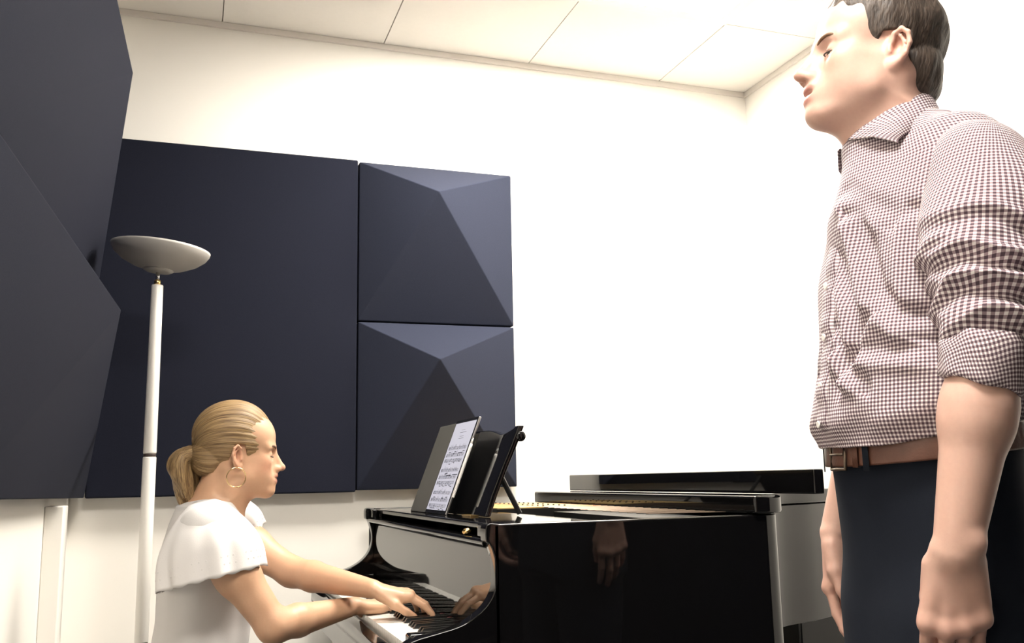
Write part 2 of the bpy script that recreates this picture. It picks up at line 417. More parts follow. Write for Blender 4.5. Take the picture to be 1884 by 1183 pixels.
    # legs and pedal lyre
    for (x, y) in ((.72, YN+.14), (.72, YF-.14), (1.95, 2.68)):
        V, F = lathe([(.03, .0), (.035, .05), (.04, .10), (.055, .5), (.065, .615)], 24, org=(x, y, 0)); mk('leg', V, F, bk, t, True)
    box('leg_block', 1.845, 2.06, 2.575, 2.79, .50, .619, bk, t, bevel=.01, seg=3)
    V, F = join([boxvf(.80, .84, 2.44, 2.46, .12, .615), boxvf(.80, .84, 2.58, 2.60, .12, .615), boxvf(.74, .86, 2.38, 2.66, .06, .13)]); mk('pedal_lyre', V, F, bk, t, bevel=.004)
    for y in (2.45, 2.52, 2.59): box('pedal', .60, .76, y-.012, y+.012, .065, .075, MT['brass'], t, bevel=.003)
    return t
build_piano()

# ------------------------------------------------------------------ tablet with sheet music, stylus
def build_tablet():
    lean = .38
    xb, zb = .650, .958
    t = empty('tablet', (xb, 2.54, zb), 'tablet showing sheet music, propped on the black music desk', 'tablet')
    nx = Vector((-1, 0, lean)).normalized(); up = Vector((lean, 0, 1)).normalized()
    def slab(y0, y1, h0, h1, d0, d1):                   # d is distance out of the front face
        V, F = boxvf(0, 1, 0, 1, 0, 1); o = Vector((xb, 0, zb)); R = []
        for (a, b, c) in V:
            R.append(o + nx*(d0+(d1-d0)*(1-a)) + Vector((0, y0+(y1-y0)*b, 0)) + up*(h0+(h1-h0)*c))
        return R, F
    Y0, Y1, H = 2.425, 2.648, .280
    V, F = slab(Y0, Y1, 0, H, -.007, -.0003); mk('shell', V, F, MT['alu'], t, bevel=.002, seg=3)
    V, F = slab(Y0+.001, Y1-.001, .001, H-.001, -.0003, .0004); mk('glass_front', V, F, MT['tabletm'], t)
    V, F = slab(Y0+.009, Y1-.006, .010, H-.010, .0004, .0007); scr = mk('screen', V, F, MT['screen'], t)
    V, F = slab(Y1+.001, Y1+.19, 0, H-.006, -.006, -.001); mk('folio_cover', V, F, MT['cover'], t, bevel=.0015)
    # notation: staves, clef-like marks, notes and beams
    q = []; r = random.Random(4)
    L, Rr = Y1-.022, Y0+.026                            # the page's left is the far side
    def bar(y0, y1, h0, h1): q.append(slab(min(y0, y1), max(y0, y1), h0, h1, .0007, .0009))
    bar(2.555, 2.52, .246, .2467); bar(2.565, 2.50, .2385, .2395); bar(2.555, 2.515, .227, .2278); bar(2.56, 2.51, .2205, .2213)
    for s in range(3):
        top = .196-s*.066
        for k, hh in enumerate((0, .021, .037)):
            for l in range(5): bar(L, Rr, top-hh-l*.0021, top-hh-l*.0021+.0004)
            bar(L-.001, L-.006, top-hh-.009, top-hh+.0005)
            y = L-.016
            while y > Rr+.008:
                hy = top-hh-r.choice((0, 2, 3, 4, 6, 7))*.00105
                bar(y, y-.0034, hy-.0011, hy+.0011)
                sgn = -1 if k == 2 else 1
                bar(y, y-.0007, min(hy, hy+sgn*.008), max(hy, hy+sgn*.008))
                if k == 1 and r.random() < .55: bar(y, y-.020, hy+.0068, hy+.0088)
                if k == 2 and r.random() < .4: bar(y, y-.016, hy-.0088, hy-.0070)
                y -= r.choice((.008, .011, .015, .02))
            for b in (.33, .66, 1): yy = L+(Rr-L)*b; bar(yy, yy-.0007, top-hh-.0084, top-hh+.0004)
    V, F = join(q); mk('notation', V, F, MT['ink'], scr)
    s = empty('stylus', (xb+.05, 2.42, zb+.08), 'white stylus clipped along the near edge of the tablet', 'stylus')
    def P(h): return Vector((xb, 2.4185, zb)) + up*h + nx*(-.003)
    V, F = tube([P(.048), P(.050), P(.19), P(.20)], [.0036, .0045, .0045, .0038], 14); mk('barrel', V, F, MT['penw'], s, True)
    V, F = tube([P(.20), P(.212), P(.217)], [.0038, .0018, .0006], 14); mk('tip', V, F, MT['penw'], s, True)
build_tablet()

def build_bench():
    t = empty('piano_bench', (.02, 2.45, 0), 'black padded piano bench under the seated woman', 'bench')
    box('seat', -.16, .19, 2.12, 2.78, .42, .475, MT['pad'], t, bevel=.015, seg=3)
    box('apron', -.14, .17, 2.14, 2.76, .36, .419, MT['black'], t)
    for x in (-.13, .13):
        for y in (2.15, 2.72): box('leg', x, x+.035, y, y+.035, 0, .36, MT['black'], t)
build_bench()
#@@SDF
# ------------------------------------------------------------------ implicit modelling (bodies and clothes)
f4 = np.float32
class Shape:
    def __init__(s): s.pr = []
    def add(s, fn, c, rad, k=.01, op='u'): s.pr.append((fn, np.array(c, f4), float(rad), float(k), op)); return s
    def rc(s, a, b, ra, rb, k=.01, op='u'):
        a = np.array(a, f4); b = np.array(b, f4); ba = b-a; bb = float(ba@ba)+1e-12
        def fn(p):
            t = np.clip(((p-a)@ba)/bb, 0, 1); q = p-a-t[:, None]*ba
            return np.sqrt((q*q).sum(1))-(ra+(rb-ra)*t)
        return s.add(fn, (a+b)/2, math.sqrt(bb)/2+max(ra, rb), k, op)
    def el(s, c, r, R=None, k=.01, op='u'):
        c = np.array(c, f4); r = np.array(r, f4); R = np.eye(3, dtype=f4) if R is None else np.array(R, f4)   # columns of R: the ellipsoid's axes
        def fn(p):
            q = (p-c)@R; a = q/r; k0 = np.sqrt((a*a).sum(1)); b = a/r; k1 = np.sqrt((b*b).sum(1))+1e-9
            return np.where(k0 < .02, -r.min(), k0*(k0-1)/k1)
        return s.add(fn, c, r.max(), k, op)
    def loft(s, tab, org, fw, lf, k=.01, op='u', p=2.3, shear=0, zs=1.30):
        # tab rows: z, centre along fw, centre along lf, half depth (fw), half width (lf)
        T = np.array(tab, float); T = T[np.argsort(T[:, 0])]
        zz = np.linspace(T[0, 0], T[-1, 0], 200)
        sm = []
        for i in range(1, 5):
            v = np.interp(zz, T[:, 0], T[:, i]); ker = np.hanning(25); ker /= ker.sum()
            v = np.convolve(np.pad(v, 12, 'edge'), ker, 'valid'); sm.append(v)
        org = np.array(org, f4); fw = np.array(fw, f4); lf = np.array(lf, f4)
        def fn(P):
            q = P-org; z = P[:, 2]; x = q@fw; y = q@lf
            if shear: z = z+shear*x*np.clip((zs-z)/.15, 0, 1)      # hangs lower in front
            cf, cl, a, b = [np.interp(z, zz, v).astype(f4) for v in sm]
            X = np.abs(x-cf)/a; Y = np.abs(y-cl)/b
            kk = (X**p+Y**p)**(1/p)
            rr = np.sqrt((x-cf)**2+(y-cl)**2)
            d = np.where(kk > .05, rr*(1-1/np.maximum(kk, .05)), -np.minimum(a, b))
            return np.maximum(d, np.maximum(zz[0]-z, z-zz[-1]))
        zc = (zz[0]+zz[-1])/2
        cc = org+fw*T[:, 1].mean()+lf*T[:, 2].mean(); cc = np.array([cc[0], cc[1], zc])
        return s.add(fn, cc, math.hypot((zz[-1]-zz[0])/2, T[:, 3:].max()+.1), k, op)
    def ev(s, P, prims=None):
        d = np.full(len(P), .3, f4)
        for fn, c, rad, k, op in (s.pr if prims is None else prims):
            e = fn(P).astype(f4)
            if op == 'u':
                h = np.maximum(k-np.abs(d-e), 0)/k; d = np.minimum(d, e)-h*h*k*.25
            elif op == 's':
                e = -e; h = np.maximum(k-np.abs(d-e), 0)/k; d = np.maximum(d, e)+h*h*k*.25
            elif op == 'i':
                h = np.maximum(k-np.abs(d-e), 0)/k; d = np.maximum(d, e)+h*h*k*.25
            elif op == 'd': d = d+e
        return d
    def build(s, h, lo, hi, nb=12):
        lo = np.array(lo, float); hi = np.array(hi, float); B = nb*h
        n = np.ceil((hi-lo)/B).astype(int)
        I = np.stack(np.meshgrid(*[np.arange(k) for k in n], indexing='ij'), -1).reshape(-1, 3)
        cen = (lo+(I+.5)*B).astype(f4); hd = B*math.sqrt(3)/2
        d = np.concatenate([s.ev(cen[i:i+20000]) for i in range(0, len(cen), 20000)])
        I = I[np.abs(d) < hd*1.35+.006]
        g = np.stack(np.meshgrid(*[np.arange(nb+1)]*3, indexing='ij'), -1).reshape(-1, 3)
        vals = np.empty((len(I), (nb+1)**3), f4)
        for q, ib in enumerate(I):
            c = lo+(ib+.5)*B
            pr = [t for t in s.pr if t[4] in 'id' or np.linalg.norm(t[1]-c) < t[2]+hd+.03+t[3]]
            P = (lo+(ib*nb+g)*h).astype(f4)
            vals[q] = s.ev(P, pr)
        vals = vals.reshape(-1, nb+1, nb+1, nb+1)
        keep = (vals.min((1, 2, 3)) < 0) & (vals.max((1, 2, 3)) >= 0)
        I, vals = I[keep], vals[keep]
        cor = [(a, b, c) for a in (0, 1) for b in (0, 1) for c in (0, 1)]
        cv = np.stack([vals[:, a:a+nb, b:b+nb, c:c+nb] for a, b, c in cor], -1)
        act = (cv.min(-1) < 0) & (cv.max(-1) >= 0)
        w = np.argwhere(act); cvv = cv[act]
        gi = I[w[:, 0]]*nb+w[:, 1:]
        acc = np.zeros((len(w), 3)); cnt = np.zeros(len(w))
        for i in range(8):
            for j in range(i+1, 8):
                a, b = np.array(cor[i]), np.array(cor[j])
                if np.abs(a-b).sum() != 1: continue
                x, y = cvv[:, i], cvv[:, j]; m = (x < 0) != (y < 0)
                t = np.where(m, x/np.where(m, x-y, 1), 0)
                acc += np.where(m[:, None], a+t[:, None]*(b-a), 0); cnt += m
        V = lo+(gi+acc/cnt[:, None])*h
        N = (n*nb+2).astype(np.int64)
        def key(G): G = G+1; return (G[:, 0].astype(np.int64)*N[1]+G[:, 1])*N[2]+G[:, 2]
        kv = key(gi); od = np.argsort(kv); ks = kv[od]
        Fs = []
        for ax in range(3):
            o1, o2 = [(1, 2), (2, 0), (0, 1)][ax]
            sl0 = vals[:, :nb, :nb, :nb]
            sh = [slice(0, nb)]*3; sh[ax] = slice(1, nb+1); sl1 = vals[(slice(None), *sh)]
            m = (sl0 < 0) != (sl1 < 0); e = np.argwhere(m); G = I[e[:, 0]]*nb+e[:, 1:]; neg = (sl0 < 0)[m]
            e1 = np.zeros(3, int); e1[o1] = 1; e2 = np.zeros(3, int); e2[o2] = 1
            quad = []; ok = np.ones(len(G), bool)
            for off in (-e1-e2, -e2, 0*e1, -e1):
                kk = key(G+off); p = np.minimum(np.searchsorted(ks, kk), len(ks)-1); ok &= ks[p] == kk; quad.append(od[p])
            Q = np.stack(quad, 1); Q[~neg] = Q[~neg][:, ::-1]; Fs.append(Q[ok])
        return V.astype(f4), np.concatenate(Fs)
def fast_mesh(name, V, F):
    me = bpy.data.meshes.new(name); nF = len(F)
    me.vertices.add(len(V)); me.vertices.foreach_set('co', V.astype(f4).ravel())
    me.loops.add(nF*4); me.loops.foreach_set('vertex_index', F.astype(np.int32).ravel())
    me.polygons.add(nF); me.polygons.foreach_set('loop_start', np.arange(0, nF*4, 4, dtype=np.int32))
    me.polygons.foreach_set('use_smooth', np.ones(nF, bool)); me.update(calc_edges=True); me.validate(); return me
def attr_vec(me, name, A):
    a = me.attributes.new(name, 'FLOAT_VECTOR', 'POINT'); a.data.foreach_set('vector', A.astype(f4).ravel())
def attr_col(me, name, A):
    a = me.color_attributes.new(name, 'FLOAT_COLOR', 'POINT')
    a.data.foreach_set('color', np.concatenate([A, np.ones((len(A), 1))], 1).astype(f4).ravel())
def waves(seed, scale, n=10):
    r = np.random.RandomState(seed); D = r.normal(size=(n, 3)); D /= np.linalg.norm(D, axis=1)[:, None]
    D *= (scale*(.6+.8*r.rand(n)))[:, None]; ph = r.rand(n)*6.28
    return lambda P: np.sin(P@D.T.astype(f4)+ph).sum(1)/math.sqrt(n/2.)
class Frame:                       # local frame: columns fw, lf, up
    def __init__(s, o, fw, up, sc=1):
        fw = np.array(fw, float); fw /= np.linalg.norm(fw); up = np.array(up, float); lf = np.cross(up, fw); lf /= np.linalg.norm(lf); up = np.cross(fw, lf)
        s.o = np.array(o, float); s.R = np.stack([fw, lf, up], 1); s.sc = sc
    def p(s, x, y, z): return s.o+s.R@(np.array([x, y, z])*s.sc)
    def inv(s, P): return ((P-s.o)@s.R)/s.sc
def rot_axes(rx=0, ry=0, rz=0):
    return np.array((Matrix.Rotation(rz, 3, 'Z') @ Matrix.Rotation(ry, 3, 'Y') @ Matrix.Rotation(rx, 3, 'X')))
#@@HEAD
def head(S, H, fem=0, mouth=.0):
    sc = H.sc
    def el(c, r, k=.01, op='u', rot=(0, 0, 0)): S.el(H.p(*c), np.array(r)*sc, H.R@rot_axes(*rot), k*sc, op)
    def rc(a, b, ra, rb, k=.01, op='u'): S.rc(H.p(*a), H.p(*b), ra*sc, rb*sc, k*sc, op)
    J = 1-.08*fem
    el((-.006, 0, .048), (.092, .075, .086))
    el((.034, 0, .046), (.060, .064, .058), .03)
    el((.040, 0, -.022), (.050, .056*J, .066), .03)
    for s in (-1, 1):
        rc((.004, s*.052*J, -.020), (.018, s*.050*J, -.062), .020, .019, .03)
        rc((.018, s*.050*J, -.062), (.076, s*.014, -.094), .019, .014, .025)
        el((.058, s*.043*J, -.018), (.026, .018, .020), .025)
        el((.050, s*.036*J, -.052), (.030, .020, .026), .025)
        el((.028, s*.040*J, -.045), (.034, .022, .034), .025)
    el((.080, 0, -.094), (.017, .020, .015), .02)
    el((.030, 0, -.085), (.055, .036, .018), .03)
    for s in (-1, 1):
        rc((.090, s*.012, .020), (.074, s*.046, .021), .0085-.002*fem, .0065, .018)
        el((.101, s*.032, .001), (.020, .018, .0125), .014, 's')
    # nose
    rc((.093, 0, .012), (.1145, 0, -.028), .0065, .0085, .012)
    rc((.080, 0, .004), (.094, 0, -.032), .010, .0145, .014)
    el((.1175, 0, -.033), (.0105, .0095, .0085), .008)
    for s in (-1, 1):
        el((.104, s*.0115, -.037), (.0105, .0065, .0075), .008)
        el((.110, s*.0062, -.0435), (.0055, .0030, .0035), .003, 's')
    # mouth
    el((.080, 0, -.062), (.023, .030, .023), .02)
    el((.1005, 0, -.0545), (.0075, .020, .0055), .007, rot=(0, .25, 0))
    el((.0975, 0, -.0700-mouth), (.0085, .0175, .0062), .007, rot=(0, -.2, 0))
    el((.108, 0, -.0618-mouth*.5), (.016, .021, .0012+mouth*.45), .003, 's')
    # lids over the eyes, opened by a narrow slit
    for s in (-1, 1):
        el((.0745, s*.032, .000), (.0142, .0158, .0138), .005)
        el((.0895, s*.032, -.0045), (.008, .0105, .0019), .0025, 's')
    # ears
    for s in (-1, 1):
        e = Frame(H.p(-.006, s*.0765, -.008), H.R@np.array([.90, s*-.36, .16]), H.R@np.array([-.18, s*.10, 1.]), sc*.94)
        S.el(e.p(.002, s*.000, .003), np.array((.0165, .0065, .028))*sc, e.R, .006*sc)
        S.el(e.p(.001, s*.0115, .006), np.array((.0115, .0115, .0200))*sc, e.R, .003*sc, 's')
        hx = [(.010, .003, .010), (.011, .006, .024), (.002, .010, .033), (-.010, .012, .027), (-.0165, .012, .010), (-.0145, .010, -.008), (-.007, .006, -.020), (.002, .003, -.028)]
        for (a, b) in zip(hx[:-1], hx[1:]):
            S.rc(e.p(a[0], s*a[1], a[2]), e.p(b[0], s*b[1], b[2]), .0036*sc, .0036*sc, .003*sc)
        S.el(e.p(.003, s*.003, -.025), np.array((.0075, .0045, .0090))*sc, e.R, .005*sc)
        S.rc(e.p(.012, s*.004, .001), e.p(.010, s*.006, -.008), .0038*sc, .0035*sc, .003*sc)
        for (a, b) in zip([(.001, .007, .022), (-.008, .007, .012), (-.009, .007, -.004)], [(-.008, .007, .012), (-.009, .007, -.004), (-.003, .006, -.014)]):
            S.rc(e.p(a[0], s*a[1], a[2]), e.p(b[0], s*b[1], b[2]), .0028*sc, .0028*sc, .003*sc)
def face_tint(V, H, base, lip, flush, fem=0, mouth=0):
    q = H.inv(V); col = np.tile(np.array(base, float), (len(V), 1))
    def mix(c, w): return col*(1-w[:, None])+np.array(c)*w[:, None]
    def blob(c, r): return np.exp(-(((q-np.array(c))/np.array(r))**2).sum(1))
    for s in (-1, 1):
        col = mix(flush, .55*blob((.062, s*.046, -.030), (.03, .02, .024)))
        col = mix(flush, .5*blob((-.010, s*.083, 0), (.022, .014, .034)))
        col = mix(np.array(base)*.72, .55*blob((.088, s*.032, -.002), (.012, .018, .012)))
    col = mix(flush, .45*blob((.115, 0, -.034), (.014, .016, .014)))
    w = np.clip(1.6*np.maximum(blob((.105, 0, -.0560), (.011, .021, .0052)), blob((.103, 0, -.0700-mouth), (.011, .0185, .0058))), 0, 1)
    col = mix(lip, w*(q[:, 0] > .088))
    return col

def hand(S, W, fwd, back, side, sc=1, curl=(.5, .6, .7, .8), bend=(1, 1, .7), thumb=(.5, .35), spread=.06, k=.006):
    # W wrist; fwd to the fingertips, back out of the back of the hand, side towards the thumb
    f = np.array(fwd, float); f /= np.linalg.norm(f); b = np.array(back, float); b -= f*(b@f); b /= np.linalg.norm(b)
    s = np.cross(f, b); s = s if s@np.array(side) > 0 else -s
    W = np.array(W, float)
    def P(x, y, z): return W+(f*x+s*y+b*z)*sc                      # x forward, y to the thumb, z to the back
    kn = [(.092, .030, .004), (.096, .009, .007), (.090, -.011, .005), (.080, -.029, .000)]
    ln = [(.043, .027, .021), (.047, .030, .022), (.043, .028, .021), (.034, .021, .018)]
    rd = [.0092, .0094, .0088, .0076]
    for i, (x, y, z) in enumerate(kn):
        S.rc(P(.004, y*.50, 0), P(x, y, z-.003), .0145*sc, .0112*sc, .011*sc)
        S.rc(P(.025, y*.6, -.008), P(x-.01, y, z-.010), .012*sc, .010*sc, .008*sc)
    S.rc(P(.015, -.022, -.007), P(.06, -.028, -.008), .012*sc, .010*sc, .010*sc)
    tips = []
    for i, (x, y, z) in enumerate(kn):
        p = P(x, y, z-.003); ang = 0; r = rd[i]
        S.el(P(x, y, z), np.array((.0098, .0098, .0094))*sc, k=.012*sc)
        for j in range(3):
            ang += curl[i]*bend[j]
            d = f*math.cos(ang)-b*math.sin(ang)+s*(spread*(1.5-i))
            d /= np.linalg.norm(d); e = p+d*ln[i][j]*sc
            S.rc(p, e, r*sc*(1-.07*j), r*sc*(.93-.07*j), (.004 if j == 0 else .003)*sc)
            p = e
        tips.append(p)
    # thumb leaves the side of the palm near its base
    p = P(.022, .024, -.008); d = f*math.cos(thumb[0])+s*math.sin(thumb[0])-b*.30; d /= np.linalg.norm(d)
    e = p+d*.044*sc; S.rc(p, e, .0125*sc, .0112*sc, .012*sc)
    S.rc(P(.025, .01, -.008), e, .012*sc, .008*sc, .010*sc)
    d2 = f*math.cos(thumb[0]-thumb[1])+s*math.sin(thumb[0]-thumb[1])-b*.34; d2 /= np.linalg.norm(d2)
    g = e+d2*.032*sc; S.rc(e, g, .0112*sc, .0098*sc, .006*sc)
    d3 = f*math.cos(thumb[0]-thumb[1]*1.7)+s*math.sin(thumb[0]-thumb[1]*1.7)-b*.36; d3 /= np.linalg.norm(d3)
    S.rc(g, g+d3*.026*sc, .0098*sc, .0078*sc, .005*sc)
    return tips
def eyes(parent, H, look=-.35):
    for s in (-1, 1):
        c = H.p(.0745, s*.032, 0)
        d = H.R@np.array([math.cos(look), 0, math.sin(look)])
        V, F = lathe([(.0002, -.0128), (.006, -.0113), (.0105, -.0073), (.0128, 0), (.0105, .0073), (.0072, .0106), (.0002, .0128)], 20, Vector(d), Vector(c))
        V = [Vector(c)+(v-Vector(c))*H.sc for v in V]
        e = mk('eye', V, F, MT['eyew'], parent, True)
        V, F = lathe([(.0062, .0113), (.0045, .0123), (.0003, .0131)], 18, Vector(d), Vector(c))
        V = [Vector(c)+(v-Vector(c))*H.sc for v in V]
        mk('iris', V, F, MT['iris'], e, True)
def strip(H, pts, r, name, m, parent):
    P = smoothpath([H.p(*p) for p in pts], 5); n = len(P)
    R = [r*H.sc*(.35+.65*math.sin(math.pi*(.12+.8*i/(n-1)))) for i in range(n)]
    V, F = tube([tuple(p) for p in P], R, 8); return mk(name, V, F, m, parent, True)
#@@MAN
# ------------------------------------------------------------------ the singer
ef = np.array([.68117, .73212, 0]); er = np.array([.73212, -.68117, 0]); M0 = ef*1.53; UZ = np.array([0, 0, 1.])
def Q(a, b, z): return M0+er*a+ef*b+UZ*z          # a to the picture's right, b away from it, z height
def dirv(a, b, z=0): return er*a+ef*b+UZ*z
PHI = math.radians(27)
tf = dirv(-math.cos(PHI), -math.sin(PHI)); tl = dirv(math.sin(PHI), -math.cos(PHI))   # chest direction, his left
TORSO = [(1.050, .000, 0, .118, .168), (1.103, .010, 0, .122, .172), (1.133, .014, 0, .134, .184), (1.172, .010, 0, .133, .186), (1.25, .000, 0, .130, .186), (1.35, -.014, 0, .132, .190), (1.44, -.030, 0, .122, .190), (1.50, -.046, 0, .103, .172), (1.545, -.040, 0, .078, .125), (1.58, -.020, 0, .062, .075)]
man_org = Q(.0, 0, 0)
SH_L, EL_L, WR_L = Q(.116, -.150, 1.452), Q(.086, -.215, 1.20), Q(.027, -.235, .948)
SH_R, EL_R, WR_R = Q(-.030, .165, 1.462), Q(-.066, .225, 1.20), Q(-.150, .20, .948)
def build_man():
    t = empty('person', (float(M0[0]), float(M0[1]), 0), 'standing man in checked shirt, brown belt and dark trousers facing the pianist', 'person')
    hp, hy = math.radians(10), math.radians(22)
    fw = dirv(-math.cos(hy)*math.cos(hp), -math.sin(hy)*math.cos(hp), math.sin(hp))
    H = Frame(Q(-.016, -.018, 1.688), fw, np.array([0, 0, 1.])+dirv(.0, .0), 1.0)
    MO = .0045
    S = Shape(); head(S, H, 0, MO)
    nb_ = Q(.006, -.004, 1.50)
    S.rc(H.p(-.030, 0, -.045), nb_, .056, .062, .03)
    S.rc(H.p(.020, 0, -.085), Q(-.022, -.015, 1.52), .034, .036, .04)
    S.el(H.p(.018, 0, -.125), (.012, .010, .016), k=.02)
    for s, tip in ((1, Q(-.035, -.03, 1.51)), (-1, Q(-.04, .02, 1.51))): S.rc(H.p(-.022, s*.055, -.04), tip, .017, .013, .03)
    S.loft([(z, cf, cl, a*.86, b*.86) for z, cf, cl, a, b in TORSO if z > 1.05], man_org, tf, tl, .05, p=2)
    S.rc(SH_L, EL_L, .052, .042, .04); S.rc(EL_L, EL_L+(WR_L-EL_L)*.35, .042, .0425, .02); S.rc(EL_L+(WR_L-EL_L)*.3, WR_L, .0425, .0275, .02)
    S.rc(SH_R, EL_R, .052, .042, .04); S.rc(EL_R, EL_R+(WR_R-EL_R)*.35, .042, .040, .02); S.rc(EL_R+(WR_R-EL_R)*.3, WR_R, .040, .026, .02)
    wl = WR_L
    S.el(wl+er*.022-ef*.012+UZ*.012, (.011, .011, .013), k=.015)
    hand(S, wl+UZ*.004, (-.10, .10, -1) @ np.stack([er, ef, UZ]), dirv(.10, -1, 0), dirv(-1, -.1, 0), 1.02, (.40, .44, .47, .40), (1, 1.4, .9), (.02, .12), -.006)
    hand(S, WR_R, (.05, .02, -1) @ np.stack([er, ef, UZ]), dirv(-.75, .6, 0), dirv(-.6, -.8, 0), 1.0, (.22, .25, .30, .34), (1, 1.2, .8), (.25, .2), .02)
    lo = Q(-.32, 0, .72); pts = np.array([Q(a, b, z) for a in (-.25, .25) for b in (-.36, .36) for z in (.72, 1.86)])
    V, F = S.build(.0026, pts.min(0), pts.max(0))
    me = fast_mesh('body', V, F)
    base = (.56, .355, .285)
    col = face_tint(V, H, base, (.46, .20, .17), (.58, .25, .185), 0, MO)
    hm = np.clip((.95-V[:, 2])/.10, 0, 1)[:, None]*.4
    col = col*(1-hm)+np.array((.53, .28, .215))*hm
    attr_col(me, 'tint', col)
    body = link('body', me, SKIN_M, t)
    eyes(body, H, -.5)
    for s in (-1, 1):
        strip(H, [(.0865, s*.0195, -.0035), (.0905, s*.027, -.0055), (.0895, s*.036, -.006), (.083, s*.045, -.0045)], .0014, 'eyelashes', MT['lash'], body)
        strip(H, [(.0985, s*.014, .0165), (.0965, s*.026, .0215), (.089, s*.040, .0235), (.079, s*.050, .0185)], .0030, 'eyebrow', MT['brow'], body)
    P = [H.p(.0975-abs(y)*14*abs(y), y, -.0592) for y in np.linspace(-.012, .012, 7)]
    V, F = tube(P, .0022, 8); mk('teeth', V, F, MT['eyew'], body, True)
    # hair
    S = Shape(); nz = waves(3, 260, 14); nz2 = waves(5, 90, 10)
    def hfn(P):
        q = H.inv(P)
        c = (q-np.array([-.006, 0, .052]))/np.array([.100, .0825, .097]); r = np.sqrt((c*c).sum(1)); d = (r-1)*.088
        lowb = (q-np.array([-.040, 0, -.015]))/np.array([.060, .070, .085]); rb = np.sqrt((lowb*lowb).sum(1)); d = np.minimum(d, (rb-1)*.066)
        ay = np.abs(q[:, 1])
        # hairline: forehead, temple, sideburn in front of the ear, behind the ear, nape
        zf = np.interp(q[:, 0], [-.115, -.075, -.045, -.030, -.022, .018, .022, .036, .046, .062, .080, .1], [-.095, -.095, -.080, -.040, .030, .022, -.006, .006, .040, .062, .074, .085])
        cut = (zf-q[:, 2])*.8
        d = np.maximum(d, cut)
        return (d+.0008*nz(P*np.array([1, 1, .5], f4))+.0007*nz2(P)).astype(f4)
    S.add(hfn, H.p(0, 0, .03), .16, .002)
    V, F = S.build(.0026, H.p(0, 0, .03)-.17, H.p(0, 0, .03)+.17)
    me = fast_mesh('hair', V, F); attr_vec(me, 'strand', H.inv(V)); link('hair', me, HAIR_M, body)
    # ---- shirt: torso
    T = np.array(sorted(TORSO))
    S = Shape()
    S.loft([r for r in TORSO if r[0] > 1.06], man_org, tf, tl, .02, p=2.25, shear=.10)
    S.rc(Q(.085, -.095, 1.50), SH_L+UZ*.004-tl*.02, .062, .060, .05); S.rc(Q(-.005, .10, 1.50), SH_R+UZ*.004+tl*.02, .062, .060, .05)
    S.rc(Q(-.004, -.010, 1.568), Q(.030, -.01, 1.52), .060, .080, .04)
    S.rc(Q(-.014, -.018, 1.532), Q(-.015, -.03, 1.44), .059, .085, .05)
    w1, w2, w3 = waves(11, 26, 8), waves(12, 60, 8), waves(13, 14, 5)
    def local(P):
        q = P-man_org; return q@tf.astype(f4), q@tl.astype(f4), P[:, 2]
    def fold(P):
        x, y, z = local(P)
        amp = np.clip((1.50-z)/.25, .15, 1)
        d = .0035*w1(P*np.array([1, 1, .55], f4))*amp+.0016*w2(P*np.array([1, 1, .5], f4))*amp
        # drapes running from the arm towards the belly, given as lines over the chest (left, height)
        for (pl, am, wd, sd) in (([(.050, 1.41), (.092, 1.29), (.150, 1.235)], .012, .013, 1), ([(.008, 1.355), (.048, 1.285), (.060, 1.235)], .009, .011, 1), ([(.020, 1.245), (.045, 1.19), (.085, 1.165)], .010, .011, 1),
                                 ([(.030, 1.215), (.012, 1.145)], .007, .009, -1), ([(.110, 1.25), (.065, 1.175)], .008, .012, -1), ([(.140, 1.39), (.152, 1.28)], .009, .012, 1), ([(.100, 1.20), (.165, 1.19)], .008, .012, 1), ([(.03, 1.45), (.10, 1.40)], .006, .014, 1),
                                 ([(-.03, 1.33), (-.06, 1.22)], .003, .012, 1)):
            best = np.full(len(P), 9., f4); side = np.zeros(len(P), f4)
            for (a0, b0), (a1, b1) in zip(pl[:-1], pl[1:]):
                vx, vz = a1-a0, b1-b0; ll = vx*vx+vz*vz
                tt = np.clip(((y-a0)*vx+(z-b0)*vz)/ll, 0, 1); ex, ez = y-a0-tt*vx, z-b0-tt*vz; dd = np.sqrt(ex*ex+ez*ez)
                m = dd < best; side = np.where(m, (vx*(z-b0)-vz*(y-a0))/math.sqrt(ll), side); best = np.minimum(best, dd)
            m = (x > -.04)*np.clip((np.abs(y)-.010)/.022, 0, 1)
            sg = side*sd
            g = np.exp(-(best/wd)**2)
            d = d-am*g*m+am*1.1*np.exp(-((best-wd*1.7)/wd)**2)*(sg > 0)*m
        d = d-.004*np.sin(y*60+2*np.sin(z*20))*np.exp(-((z+.1*x-1.128)/.022)**2)
        return d.astype(f4)
    S.add(fold, (0, 0, 0), 99, .01, 'd')
    pts = np.array([Q(a, b, z) for a in (-.27, .27) for b in (-.27, .27) for z in (1.04, 1.68)])
    V, F = S.build(.0034, pts.min(0), pts.max(0))
    me = fast_mesh('shirt', V, F)
    # weave coordinates: arc length round the body, height
    th = np.linspace(-math.pi, math.pi, 721); ex, ey = .134*np.cos(th), .188*np.sin(th)
    arc = np.concatenate([[0], np.cumsum(np.hypot(np.diff(ex), np.diff(ey)))])
    x, y, z = local(V); cf = np.interp(z, T[:, 0], T[:, 1])
    ang = np.arctan2(y/.188, (x-cf)/.134)
    u = np.interp(ang, th, arc)
    attr_vec(me, 'weave', np.stack([u, z+0*u, 0*u], 1))
    shirt = link('shirt', me, SHIRT, t)
